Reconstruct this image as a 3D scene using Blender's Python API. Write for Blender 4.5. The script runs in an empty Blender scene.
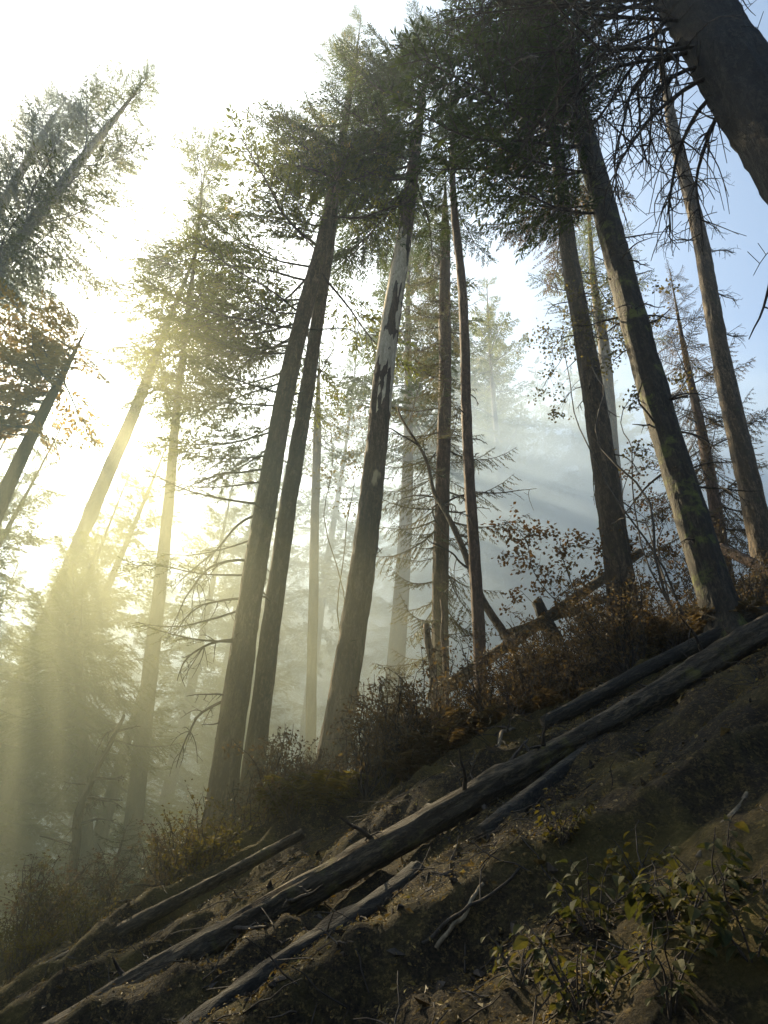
import bpy, math, random
import numpy as np

SC = bpy.context.scene
COL = SC.collection
random.seed(11)
RNG = np.random.default_rng(11)

# ------------------------------------------------------------------ camera frame
F = 740.0                                    # focal length in pixels of the 768 x 1024 frame
_w = np.array([66.0, F, 892.0]); _w /= np.linalg.norm(_w)
_y = np.array([0, 1.0, 0]) - _w[1] * _w; _y /= np.linalg.norm(_y)
_x = np.cross(_y, _w)


def ray(u, v):
    d = np.array([(u - 384) / F, 1.0, (512 - v) / F])
    return np.array([d @ _x, d @ _y, d @ _w])


def at(u, v, D):
    r = ray(u, v)
    return r * (D / math.hypot(r[0], r[1]))


def depth(p):
    return float(p[0] * _x[1] + p[1] * _y[1] + p[2] * _w[1])


def px(n, p):
    """n picture pixels as metres at the point p"""
    return n * depth(p) / F


# ------------------------------------------------------------------ numpy value noise
def _hash(ix, iy, iz, seed):
    n = (np.asarray(ix, np.int64) * 374761393 + iy * 668265263 + iz * 2147483647 + seed * 144269) & 0xFFFFFFFF
    n = ((n ^ (n >> 13)) * 1274126177) & 0xFFFFFFFF
    n = ((n ^ (n >> 16)) * 1103515245) & 0xFFFFFFFF
    return ((n ^ (n >> 15)) & 0xFFFFFF) / float(0xFFFFFF)


def vnoise(x, y, z=0.0, seed=0):
    x, y, z = np.broadcast_arrays(np.asarray(x, float), np.asarray(y, float), np.asarray(z, float))
    ix = np.floor(x).astype(np.int64); iy = np.floor(y).astype(np.int64); iz = np.floor(z).astype(np.int64)
    fx = x - ix; fy = y - iy; fz = z - iz
    fx = fx * fx * (3 - 2 * fx); fy = fy * fy * (3 - 2 * fy); fz = fz * fz * (3 - 2 * fz)
    r = 0
    for a in (0, 1):
        for b in (0, 1):
            for c in (0, 1):
                r = r + _hash(ix + a, iy + b, iz + c, seed) * (fx if a else 1 - fx) * (fy if b else 1 - fy) * (fz if c else 1 - fz)
    return r * 2 - 1


def fbm(x, y, z=0.0, o=4, seed=0):
    s = 0; a = 1.0; t = 0
    for k in range(o):
        s = s + a * vnoise(np.asarray(x) * 2 ** k, np.asarray(y) * 2 ** k, np.asarray(z) * 2 ** k, seed + k * 17)
        t += a; a *= .5
    return s / t


# ------------------------------------------------------------------ terrain
def gz_smooth(x, y):
    x = np.asarray(x, float); y = np.asarray(y, float)
    A, B, yc, s2 = .6, .552, 9.6, .85
    xs = 22 * np.tanh(x / 22)
    xs = xs * np.where(xs < 0, 1 - .75 * np.clip((y - 13) / 26, 0, 1), 1)
    sp = np.logaddexp(0, y - yc)
    sp2 = np.logaddexp(0, (y - 32) / 4.) * 4.
    sp3 = np.logaddexp(0, (y - 36) / 4.) * 4.
    sp4 = np.logaddexp(0, (y - 110) / 8.) * 8.
    return -1.5 + A * xs + B * y - s2 * sp + (s2 - B) * sp2 + .72 * (sp3 - sp4)


def sstep(a, b, t):
    t = np.clip((t - a) / (b - a), 0, 1)
    return t * t * (3 - 2 * t)


def gz(x, y):
    x = np.asarray(x, float); y = np.asarray(y, float)
    z = gz_smooth(x, y)
    near = sstep(1.0, 2.2, y) * (1 - sstep(8.2, 10.5, y)) * (1 - sstep(7, 12, np.abs(x)))
    # eroded steps: short steep faces down the slope, flatter treads between them
    yy = y - .10 * x + .55 * vnoise(x * .45, y * .5, 0, 3) + .16 * vnoise(x * 1.5, y * 1.6, 0, 5)
    ph = yy / .62 + .2
    f = ph - np.floor(ph)
    lev = np.floor(ph)
    k = np.clip(.62 + .75 * vnoise(x * .6 + lev * 3.7, lev * 5.1, 0, 9), .05, 1.15)
    saw = sstep(0.02, .27, f) - f
    z = z + near * k * .62 * .5 * saw
    z = z + near * (.032 * fbm(x * 11, y * 13, 0, 3, 29) + .085 * fbm(x * 4.2, y * 5.2, 0, 4, 23) + .05 * (.5 - np.abs(vnoise(x * 2.6 + y, y * 3.4, 0, 27))) + .085 * fbm(x * 1.7, y * 1.9, 0, 4, 21) + .035 * (1 - 2 * np.abs(vnoise(x * 4.2, y * 5.5, 0, 33))) * vnoise(x * 1.3, y * 1.3, 0, 35))
    z = z + (.15 * (1 - near)) * fbm(x * .9, y * .9, 0, 3, 41)
    return z


def hit(u, v, fn=gz):
    """where the picture ray meets the ground (None when it passes over it)"""
    r = ray(u, v); r = r / math.hypot(r[0], r[1])
    D = np.arange(1.6, 14, .01)
    P = r[None, :] * D[:, None]
    below = np.nonzero(P[:, 2] < fn(P[:, 0], P[:, 1]))[0]
    return P[below[0]] if len(below) else None


def on_ground(u, v, Dfall=9.0, fn=gz_smooth):
    p = hit(u, v, fn)
    if p is None:
        p = at(u, v, Dfall); p[2] = float(fn(p[0], p[1]))
    return p


def ground_at(p):
    return np.array([p[0], p[1], float(gz(p[0], p[1]))])


# ------------------------------------------------------------------ mesh building
class MB:
    def __init__(self):
        self.v = []; self.q = []; self.t = []; self.n = 0; self.qm = []; self.tm = []

    def add(self, v, q=None, t=None, m=0):
        v = np.asarray(v, float)
        if q is not None and len(q):
            q = np.asarray(q, np.int64) + self.n; self.q.append(q); self.qm.append(np.full(len(q), m))
        if t is not None and len(t):
            t = np.asarray(t, np.int64) + self.n; self.t.append(t); self.tm.append(np.full(len(t), m))
        self.v.append(v); self.n += len(v)

    def arrays(self):
        V = np.concatenate(self.v) if self.v else np.zeros((0, 3))
        Q = np.concatenate(self.q) if self.q else np.zeros((0, 4), np.int64)
        T = np.concatenate(self.t) if self.t else np.zeros((0, 3), np.int64)
        QM = np.concatenate(self.qm) if self.qm else np.zeros(0, int)
        TM = np.concatenate(self.tm) if self.tm else np.zeros(0, int)
        return V, Q, T, QM, TM

    def mesh(self, name, mats, origin=(0, 0, 0), smooth=True):
        V, Q, T, QM, TM = self.arrays()
        V = V - np.asarray(origin, float)
        me = bpy.data.meshes.new(name)
        me.vertices.add(len(V)); me.vertices.foreach_set('co', V.astype(np.float32).ravel())
        nl = Q.size + T.size
        me.loops.add(nl)
        me.loops.foreach_set('vertex_index', np.concatenate([Q.ravel(), T.ravel()]).astype(np.int32))
        npoly = len(Q) + len(T)
        me.polygons.add(npoly)
        ls = np.concatenate([np.arange(len(Q)) * 4, Q.size + np.arange(len(T)) * 3]).astype(np.int32)
        me.polygons.foreach_set('loop_start', ls)
        me.polygons.foreach_set('material_index', np.concatenate([QM, TM]).astype(np.int32))
        me.polygons.foreach_set('use_smooth', np.full(npoly, smooth))
        for m in (mats if isinstance(mats, (list, tuple)) else [mats]):
            me.materials.append(m)
        me.update(calc_edges=True)
        me.validate()
        return me


def link(name, me, parent=None, loc=None):
    o = bpy.data.objects.new(name, me); COL.objects.link(o)
    if parent is not None:
        o.parent = parent
    if loc is not None:
        o.location = tuple(loc)
    return o


def tag(o, label=None, cat=None, group=None, kind=None):
    if label: o['label'] = label
    if cat: o['category'] = cat
    if group: o['group'] = group
    if kind: o['kind'] = kind
    return o


def empty(name, loc, label, cat, group=None):
    o = bpy.data.objects.new(name, None); COL.objects.link(o)
    o.empty_display_size = .2
    o.location = tuple(loc)
    return tag(o, label, cat, group)


def copy_tree(o, loc, rz=0, scale=1.0, label=None):
    c = o.copy(); COL.objects.link(c)
    c.location = tuple(loc); c.rotation_euler = (0, 0, rz); c.scale = (scale,) * 3
    if label: c['label'] = label
    for ch in o.children:
        d = ch.copy(); COL.objects.link(d); d.parent = c
    return c


def nrm(a):
    a = np.asarray(a, float)
    return a / (np.linalg.norm(a) + 1e-12)


def tube(path, rad, sides=6, cap=True, prof=None):
    """a tube along path; prof(theta array, ring index array) multiplies the radius"""
    P = np.asarray(path, float); n = len(P)
    R = np.broadcast_to(np.asarray(rad, float), (n,))
    T = np.gradient(P, axis=0)
    T /= np.linalg.norm(T, axis=1, keepdims=True) + 1e-12
    ref = np.array([0, 0, 1.0]) if abs(T[0, 2]) < .8 else np.array([1.0, 0, 0])
    N = np.zeros_like(P); b = ref
    for i in range(n):
        b = b - (b @ T[i]) * T[i]; b /= np.linalg.norm(b) + 1e-12
        N[i] = b
    Bn = np.cross(T, N)
    th = np.arange(sides) * 2 * math.pi / sides
    rr = R[:, None] * np.ones(sides)[None, :]
    if prof is not None:
        rr = rr * prof(th[None, :], np.arange(n)[:, None])
    V = P[:, None, :] + rr[..., None] * (np.cos(th)[None, :, None] * N[:, None, :] + np.sin(th)[None, :, None] * Bn[:, None, :])
    V = V.reshape(-1, 3)
    i = np.arange(n - 1)[:, None] * sides; j = np.arange(sides)[None, :]; j2 = (j + 1) % sides
    Q = np.stack([i + j, i + j2, i + sides + j2, i + sides + j], -1).reshape(-1, 4)
    Tt = []
    if cap:
        V = np.concatenate([V, P[:1], P[-1:]])
        a, c = n * sides, n * sides + 1
        jj = np.arange(sides); j2 = (jj + 1) % sides
        Tt = np.concatenate([np.stack([np.full(sides, a), j2, jj], -1),
                             np.stack([np.full(sides, c), (n - 1) * sides + jj, (n - 1) * sides + j2], -1)])
    return V, Q, Tt


def curve_pts(p0, p1, n=10, sag=0.0, wob=0.0, rng=RNG, side=0.0):
    p0 = np.asarray(p0, float); p1 = np.asarray(p1, float)
    t = np.linspace(0, 1, n)[:, None]
    P = p0 + (p1 - p0) * t
    L = np.linalg.norm(p1 - p0)
    P[:, 2] -= (sag * L * 4 * t * (1 - t))[:, 0]
    if side:
        d = nrm(np.cross(p1 - p0, [0, 0, 1.])); P += d * (side * L * 4 * t * (1 - t))
    if wob:
        k = rng.uniform(0, 100, 3)
        for a in range(3):
            P[:, a] += wob * L * vnoise(t[:, 0] * 5 + k[a], k[a], 0, 7) * np.sin(math.pi * np.clip(t[:, 0], 0, 1)) ** .5
    return P


def cards(base, dirs, length, width, up=None, rng=RNG, bend=.15):
    """leaf-like folded rhombs: base points, directions, lengths, widths"""
    base = np.asarray(base, float); n = len(base)
    d = dirs / (np.linalg.norm(dirs, axis=1, keepdims=True) + 1e-9)
    r = rng.normal(size=(n, 3)) if up is None else up + rng.normal(size=(n, 3)) * .45
    s = np.cross(d, r); s /= np.linalg.norm(s, axis=1, keepdims=True) + 1e-9
    nn = np.cross(s, d)
    L = np.broadcast_to(length, (n,))[:, None]; W = np.broadcast_to(width, (n,))[:, None]
    mid = base + d * L * .42 + nn * L * bend * .5
    V = np.stack([base, mid + s * W * .5, base + d * L, mid - s * W * .5], 1).reshape(-1, 3)
    i = np.arange(n)[:, None] * 4
    Q = i + np.array([[0, 1, 2, 3]])
    return V, Q


# ------------------------------------------------------------------ materials
def newmat(name):
    m = bpy.data.materials.new(name); m.use_nodes = True
    nt = m.node_tree
    for n in list(nt.nodes):
        nt.nodes.remove(n)
    return m, nt, nt.nodes, nt.links


def ramp(N, L, fac, stops):
    r = N.new('ShaderNodeValToRGB')
    while len(r.color_ramp.elements) < len(stops):
        r.color_ramp.elements.new(.5)
    for e, (p, c) in zip(r.color_ramp.elements, stops):
        e.position = p; e.color = (*c, 1) if len(c) == 3 else c
    L.new(fac, r.inputs[0])
    return r.outputs[0]


def noise(N, L, vec, scale, detail=4, rough=.6, dist=0):
    n = N.new('ShaderNodeTexNoise')
    n.inputs['Scale'].default_value = scale; n.inputs['Detail'].default_value = detail
    n.inputs['Roughness'].default_value = rough; n.inputs['Distortion'].default_value = dist
    if vec is not None: L.new(vec, n.inputs['Vector'])
    return n.outputs[0]


def mixc(N, L, fac, a, b, mode='MIX'):
    m = N.new('ShaderNodeMix'); m.data_type = 'RGBA'; m.blend_type = mode
    for sock, val in ((m.inputs[0], fac), (m.inputs[6], a), (m.inputs[7], b)):
        if hasattr(val, 'links') or hasattr(val, 'is_linked'): L.new(val, sock)
        else: sock.default_value = val if not isinstance(val, tuple) else (*val, 1)
    return m.outputs[2]


def mapping(N, L, src, scale):
    mp = N.new('ShaderNodeMapping'); mp.inputs['Scale'].default_value = scale
    L.new(src, mp.inputs[0]); return mp.outputs[0]


def bark_mat(name, dark, light, moss=None, moss_amt=.5, zscale=.16, bump=.9, scale=16, pale=None, pale_amt=.6, lying=False):
    m, nt, N, L = newmat(name)
    tc = N.new('ShaderNodeTexCoord')
    osrc = tc.outputs['Object']
    if lying:                                   # grain runs along the fallen trunk, not up
        mr_ = N.new('ShaderNodeMapping'); mr_.inputs['Rotation'].default_value = (0, math.radians(-58), 0); L.new(osrc, mr_.inputs[0])
        osrc = mr_.outputs[0]
    v = mapping(N, L, osrc, (1, 1, zscale))
    n1 = noise(N, L, v, scale, 6, .65, .6)
    n2 = noise(N, L, tc.outputs['Object'], 2.2, 4, .6)
    nf = noise(N, L, mapping(N, L, osrc, (1, 1, max(zscale * 2.2, .3))), scale * 2.3, 5, .7, .8)
    mxn = N.new('ShaderNodeMath'); mxn.operation = 'MULTIPLY_ADD'; mxn.inputs[1].default_value = .55
    sc2 = N.new('ShaderNodeMath'); sc2.operation = 'MULTIPLY'; sc2.inputs[1].default_value = .45; L.new(n1, sc2.inputs[0])
    L.new(nf, mxn.inputs[0]); L.new(sc2.outputs[0], mxn.inputs[2])
    n1 = mxn.outputs[0]
    c = ramp(N, L, n1, [(.40, tuple(x * .6 for x in dark)), (.49, dark), (.60, light)])
    c = mixc(N, L, ramp(N, L, n2, [(.35, (0, 0, 0)), (.7, (.6, .6, .6))]), c, tuple(.5 * (a + b) * .8 for a, b in zip(dark, light)))
    if pale:
        n4 = noise(N, L, mapping(N, L, tc.outputs['Object'], (1, 1, .35)), 3.1, 3, .5)
        c = mixc(N, L, ramp(N, L, n4, [(pale_amt, (0, 0, 0)), (pale_amt + .06, (1, 1, 1))]), c, pale)
    if moss:
        n3 = noise(N, L, tc.outputs['Object'], 3.3, 6, .7)
        c = mixc(N, L, ramp(N, L, n3, [(moss_amt, (0, 0, 0)), (moss_amt + .12, (1, 1, 1))]), c, moss)
    oi = N.new('ShaderNodeObjectInfo')
    hs = N.new('ShaderNodeHueSaturation'); L.new(c, hs.inputs['Color'])
    mr = N.new('ShaderNodeMapRange'); L.new(oi.outputs['Random'], mr.inputs[0]); mr.inputs[3].default_value = .8; mr.inputs[4].default_value = 1.2
    L.new(mr.outputs[0], hs.inputs['Value'])
    b = N.new('ShaderNodeBsdfPrincipled'); L.new(hs.outputs[0], b.inputs['Base Color'])
    b.inputs['Roughness'].default_value = .85; b.inputs['Specular IOR Level'].default_value = .25
    bp = N.new('ShaderNodeBump'); bp.inputs['Strength'].default_value = bump; bp.inputs['Distance'].default_value = .05
    L.new(n1, bp.inputs['Height']); L.new(bp.outputs[0], b.inputs['Normal'])
    o = N.new('ShaderNodeOutputMaterial'); L.new(b.outputs[0], o.inputs[0])
    return m


def leaf_mat(name, a, b, c=None, trans=.45, tcol=None, scale=1.3, camt=.62, rough=.55):
    m, nt, N, L = newmat(name)
    tc = N.new('ShaderNodeTexCoord')
    geo = N.new('ShaderNodeNewGeometry')
    n1 = noise(N, L, geo.outputs['Position'], scale, 3, .6)
    n2 = noise(N, L, geo.outputs['Position'], scale * 9, 2, .6)
    col = ramp(N, L, n1, [(.35, a), (.65, b)])
    col = mixc(N, L, ramp(N, L, n2, [(.35, (.0, .0, .0)), (.7, (.55, .55, .55))]), col, tuple(x * .5 for x in a))
    if c:
        n3 = noise(N, L, geo.outputs['Position'], scale * 2.1, 3, .6)
        col = mixc(N, L, ramp(N, L, n3, [(camt, (0, 0, 0)), (camt + .08, (1, 1, 1))]), col, c)
    p = N.new('ShaderNodeBsdfPrincipled'); L.new(col, p.inputs['Base Color'])
    p.inputs['Roughness'].default_value = rough; p.inputs['Specular IOR Level'].default_value = .12
    t = N.new('ShaderNodeBsdfTranslucent')
    tcv = mixc(N, L, 1.0, col, tcol or (1.6, 1.5, .8), 'MULTIPLY')
    L.new(tcv, t.inputs[0])
    mx = N.new('ShaderNodeMixShader'); mx.inputs[0].default_value = trans
    L.new(p.outputs[0], mx.inputs[1]); L.new(t.outputs[0], mx.inputs[2])
    o = N.new('ShaderNodeOutputMaterial'); L.new(mx.outputs[0], o.inputs[0])
    return m


def vol_mat(name, density, color=(.92, .93, .95), g=.6, size=None, wisp=.1):
    m, nt, N, L = newmat(name)
    v = N.new('ShaderNodeVolumePrincipled')
    v.inputs['Color'].default_value = (*color, 1)
    v.inputs['Density'].default_value = density
    v.inputs['Anisotropy'].default_value = g
    if size is not None:                        # a bank of smoke: thick in its middle, wispy and thinning outwards
        tc = N.new('ShaderNodeTexCoord')
        ln = N.new('ShaderNodeVectorMath'); ln.operation = 'LENGTH'
        L.new(mapping(N, L, tc.outputs['Object'], tuple(1 / q for q in size)), ln.inputs[0])
        mr = N.new('ShaderNodeMapRange'); mr.interpolation_type = 'SMOOTHSTEP'
        L.new(ln.outputs[1], mr.inputs[0])
        for i_, q in ((1, .35), (2, 1.0), (3, 1.0), (4, 0.0)): mr.inputs[i_].default_value = q
        nz = noise(N, L, mapping(N, L, tc.outputs['Object'], (1, 1, .6)), wisp, 3, .55, .6)
        nr = N.new('ShaderNodeMapRange'); L.new(nz, nr.inputs[0])
        for i_, q in ((1, .32), (2, .68), (3, .35), (4, 1.65)): nr.inputs[i_].default_value = q
        m1 = N.new('ShaderNodeMath'); m1.operation = 'MULTIPLY'; L.new(mr.outputs[0], m1.inputs[0]); L.new(nr.outputs[0], m1.inputs[1])
        m2 = N.new('ShaderNodeMath'); m2.operation = 'MULTIPLY'; L.new(m1.outputs[0], m2.inputs[0]); m2.inputs[1].default_value = density
        L.new(m2.outputs[0], v.inputs['Density'])
    o = N.new('ShaderNodeOutputMaterial'); L.new(v.outputs[0], o.inputs['Volume'])
    return m


def ground_mat():
    m, nt, N, L = newmat('forest_soil')
    geo = N.new('ShaderNodeNewGeometry'); P = geo.outputs['Position']
    n1 = noise(N, L, P, 2.2, 8, .7, .4)
    n2 = noise(N, L, P, 26, 8, .75, .3)
    n3 = noise(N, L, P, 85, 5, .75)
    c = ramp(N, L, n1, [(.3, (.022, .016, .010)), (.5, (.044, .031, .018)), (.72, (.080, .058, .032))])
    c = mixc(N, L, ramp(N, L, n2, [(.50, (0, 0, 0)), (.60, (.85, .85, .85))]), c, (.185, .126, .050))
    c = mixc(N, L, ramp(N, L, n3, [(.44, (.9, .9, .9)), (.54, (0, 0, 0))]), c, (.014, .010, .007))
    nm = noise(N, L, P, 1.3, 7, .72, .5)
    c = mixc(N, L, ramp(N, L, nm, [(.45, (0, 0, 0)), (.78, (.8, .8, .8))]), c, (.215, .165, .042))
    b = N.new('ShaderNodeBsdfPrincipled'); L.new(c, b.inputs['Base Color'])
    b.inputs['Roughness'].default_value = .9; b.inputs['Specular IOR Level'].default_value = .15
    add = N.new('ShaderNodeMath'); add.operation = 'ADD'; L.new(n2, add.inputs[0]); L.new(n3, add.inputs[1])
    bp = N.new('ShaderNodeBump'); bp.inputs['Strength'].default_value = 1; bp.inputs['Distance'].default_value = .07
    L.new(add.outputs[0], bp.inputs['Height']); L.new(bp.outputs[0], b.inputs['Normal'])
    o = N.new('ShaderNodeOutputMaterial'); L.new(b.outputs[0], o.inputs[0])
    return m


M = dict(
    soil=ground_mat(),
    bark=bark_mat('fir_bark', (.034, .022, .013), (.160, .108, .062), moss=(.065, .062, .018), moss_amt=.60),
    bark_moss=bark_mat('mossy_fir_bark', (.020, .015, .010), (.064, .047, .031), moss=(.095, .105, .022), moss_amt=.53),
    bark_red=bark_mat('reddish_bark', (.050, .026, .016), (.150, .085, .055)),
    bark_broken=bark_mat('flaking_bark', (.040, .024, .016), (.125, .080, .054), pale=(.36, .27, .16), pale_amt=.66),
    pale_wood=bark_mat('stripped_pale_wood', (.46, .37, .25), (.70, .58, .42), moss=(.13, .085, .05), moss_amt=.60, zscale=.06, bump=.35, scale=12),
    bark_dark=bark_mat('dark_bark', (.012, .010, .008), (.045, .036, .028)),
    dead=bark_mat('dead_twig_wood', (.025, .018, .014), (.075, .056, .042), bump=.3),
    log=bark_mat('weathered_log', (.034, .025, .016), (.140, .100, .060), zscale=.14, bump=1.0, moss=(.12, .10, .03), moss_amt=.56, lying=True, scale=20),
    log_dark=bark_mat('dark_log', (.020, .017, .014), (.085, .066, .046), zscale=.14, bump=1.0, lying=True, scale=20),  # darker brown than the weathered log, same grain
    stick=bark_mat('dry_stick', (.11, .08, .05), (.26, .20, .13), bump=.3),
    needle=leaf_mat('dark_fir_needles', (.020, .034, .010), (.046, .062, .018), (.16, .125, .02), camt=.70),
    needle_mid=leaf_mat('green_fir_needles', (.050, .066, .015), (.100, .108, .024), (.15, .12, .03), camt=.62, trans=.55),
    needle_gold=leaf_mat('sunlit_golden_needles', (.16, .120, .020), (.27, .185, .030), (.12, .11, .02), trans=.65, tcol=(2.0, 1.6, .6)),  # glow of the sun behind the boughs put into the needle colour
    needle_brown=leaf_mat('browning_needles', (.060, .042, .022), (.105, .070, .034), (.06, .06, .02)),
    needle_grey=leaf_mat('spruce_needles', (.040, .042, .018), (.085, .075, .030), (.11, .075, .03)),
    leaf_brown=leaf_mat('brown_maple_leaves', (.075, .040, .020), (.13, .075, .030), (.09, .08, .02), scale=2),
    leaf_olive=leaf_mat('olive_maple_leaves', (.060, .055, .016), (.12, .095, .025), (.12, .07, .025), scale=2),
    leaf_green=leaf_mat('green_broad_leaves', (.028, .034, .012), (.062, .058, .020), (.10, .075, .024), scale=5, trans=.4, rough=.65),
    twig_brown=leaf_mat('dry_undergrowth_leaves', (.066, .046, .031), (.112, .079, .049), (.09, .08, .035), scale=2.5, trans=.4),
    litter=leaf_mat('fallen_leaf_litter', (.065, .043, .019), (.25, .170, .058), (.22, .175, .036), scale=6, trans=.2),
    rock=bark_mat('dark_rock', (.018, .016, .013), (.06, .052, .042), zscale=1, bump=.7, scale=9),
)

# ------------------------------------------------------------------ ground
def build_ground():
    def axis(lo, hi, n, far_lo, far_hi, nf):
        core = np.linspace(lo, hi, n)
        g = np.linspace(0, 1, nf + 1)[1:] ** 2.6
        return np.concatenate([(lo + (far_lo - lo) * g)[::-1], core, hi + (far_hi - hi) * g])
    X = axis(-4.6, 7.2, 520, -220, 220, 70)
    Y = axis(2.2, 10.6, 400, -160, 320, 80)
    GX, GY = np.meshgrid(X, Y, indexing='xy')
    Z = gz(GX, GY)
    V = np.stack([GX, GY, Z], -1).reshape(-1, 3)
    nx, ny = len(X), len(Y)
    i = np.arange(ny - 1)[:, None] * nx; j = np.arange(nx - 1)[None, :]
    Q = np.stack([i + j, i + j + 1, i + nx + j + 1, i + nx + j], -1).reshape(-1, 4)
    mb = MB(); mb.add(V, Q)
    o = link('ground', mb.mesh('ground', M['soil']))
    tag(o, 'steep bare forest slope of dark soil and moss', 'ground', kind='structure')


build_ground()

# ------------------------------------------------------------------ trunks and crowns
def trunk_geom(path, radii, sides=22, flare=.5, seed=0, rough=.085, flare_h=.35):
    P = np.asarray(path, float)
    s = np.concatenate([[0], np.cumsum(np.linalg.norm(np.diff(P, axis=0), axis=1))])
    R = np.asarray(radii, float) * (1 + flare * np.exp(-np.maximum(s - .3, 0) / flare_h))

    def prof(th, ring):
        h = s[ring]
        cx, sx = np.cos(th), np.sin(th)
        rid = 1 - 2 * np.abs(vnoise(cx * 4.2, sx * 4.2, h * .9, seed + 1))
        fine = 1 - 2 * np.abs(vnoise(cx * 8, sx * 8, h * 3.4, seed + 4))
        root = np.cos(th * 5 + seed) * .28 * flare * np.exp(-np.maximum(h - .25, 0) / (flare_h * .8))
        big = vnoise(cx * .9, sx * .9, h * .5, seed + 9)
        return 1 + rough * rid + rough * .7 * fine + root + rough * .8 * big
    return tube(P, R, sides, True, prof)


def bough_template(kind, seed):
    """a bough of unit length along +X: axis, side shoots and needle sprays"""
    rng = np.random.default_rng(seed)
    wood = MB(); leaf = MB()
    sag = {'fir': .10, 'lush': .14, 'spruce': .20, 'sparse': .06, 'soft': .10, 'mid': .12}[kind]
    t = np.linspace(0, 1, 9)
    ax = np.stack([t, .05 * vnoise(t * 3 + seed, seed * 1.7, 0, 5), -sag * 4 * t * (1 - t) * .6 - sag * t * .5 + (.10 * t ** 3 if kind != 'spruce' else .14 * t ** 3)], -1)
    V, Q, T = tube(ax, .0105 * (1 - t) + .0022, 4, False); wood.add(V, Q)
    step = {'fir': .036, 'lush': .028, 'spruce': .034, 'sparse': .055, 'soft': .042, 'mid': .036}[kind]
    t0 = {'fir': .16, 'lush': .12, 'spruce': .14, 'sparse': .3, 'soft': .12, 'mid': .12}[kind]
    wid = {'fir': .40, 'lush': .46, 'spruce': .30, 'sparse': .34, 'soft': .42, 'mid': .44}[kind]
    B = []; D = []; Ls = []; fat = 1.0
    k = 0; x = t0
    while x < .985:
        sd = 1 if k % 2 else -1; k += 1
        p = np.array([np.interp(x, t, ax[:, c]) for c in range(3)])
        l = (wid * (1 - x) ** .75 + .05) * rng.uniform(.55, 1.15) * min(1, (x - t0) * 4 + .45)
        ang = math.radians(rng.uniform(48, 66) - 22 * x) * sd
        hang = -rng.uniform(.15, .55) if kind in ('lush', 'spruce') else rng.uniform(-.32, .12)
        dv = nrm([math.cos(ang), math.sin(ang), hang])
        s = np.linspace(0, 1, 5)
        sp = p + dv * (s[:, None] * l); sp[:, 2] -= .18 * l * s ** 2
        sp[:, 0] += .10 * l * s ** 2
        V, Q, T = tube(sp, .0030 * (1 - s) + .0010, 3, False); wood.add(V, Q)
        st = {'sparse': .02, 'soft': .021, 'mid': .015, 'lush': .014}.get(kind, .0125); big = {'soft': 1.75, 'mid': 1.15, 'lush': 1.05}.get(kind, 1.0); fat = {'soft': 1.6, 'mid': 1.25, 'lush': 1.2}.get(kind, 1.0)
        m = max(3, int(l / st))
        for j in range(m):
            f = (j + rng.uniform(.1, .9)) / m
            if f < .10: continue
            b = p + (np.array([np.interp(f, s, sp[:, c]) for c in range(3)]) - p)
            for q in (1, -1):
                if rng.random() < .12: continue
                a2 = rng.uniform(.5, 1.05) * q
                dx = dv * math.cos(a2) + np.cross(dv, [0, 0, 1.0]) * math.sin(a2)
                dx[2] += rng.uniform(-.45, .25) - (.55 if kind == 'spruce' else 0)
                B.append(b); D.append(dx); Ls.append(big * rng.uniform(.028, .060) * (1.0 - .25 * f))
        B.append(sp[-1]); D.append(dv); Ls.append(rng.uniform(.04, .06))
        x += step * rng.uniform(.7, 1.3)
    n = len(B); up = np.tile([0, 0, 1.0], (n, 1))
    V, Q = cards(np.array(B), np.array(D), np.array(Ls), np.array(Ls) * fat * rng.uniform(.16, .28, n), up, rng)
    leaf.add(V, Q)
    wv, wq, *_ = wood.arrays(); lv, lq, *_ = leaf.arrays()
    return wv, wq, lv, lq


TPL = {k: [bough_template(k, 10 * i + j) for j in range(4)] for i, k in enumerate(('fir', 'lush', 'spruce', 'sparse', 'soft', 'mid'))}


def rot(az, pitch, roll):
    ca, sa, cp, sp_, cr, sr = math.cos(az), math.sin(az), math.cos(pitch), math.sin(pitch), math.cos(roll), math.sin(roll)
    Rz = np.array([[ca, -sa, 0], [sa, ca, 0], [0, 0, 1]])
    Ry = np.array([[cp, 0, -sp_], [0, 1, 0], [sp_, 0, cp]])
    Rx = np.array([[1, 0, 0], [0, cr, -sr], [0, sr, cr]])
    return Rz @ Ry @ Rx


def add_bough(mb, kind, p, az, pitch, L, rng, width=1.0, roll=None):
    wv, wq, lv, lq = TPL[kind][rng.integers(4)]
    R = rot(az, pitch, rng.normal() * .25 if roll is None else roll)
    S = np.array([L, L * width * (1 if rng.random() < .5 else -1), L])
    mb.add((wv * S) @ R.T + p, wq, m=0)
    mb.add((lv * S) @ R.T + p, lq, m=1)


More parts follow.
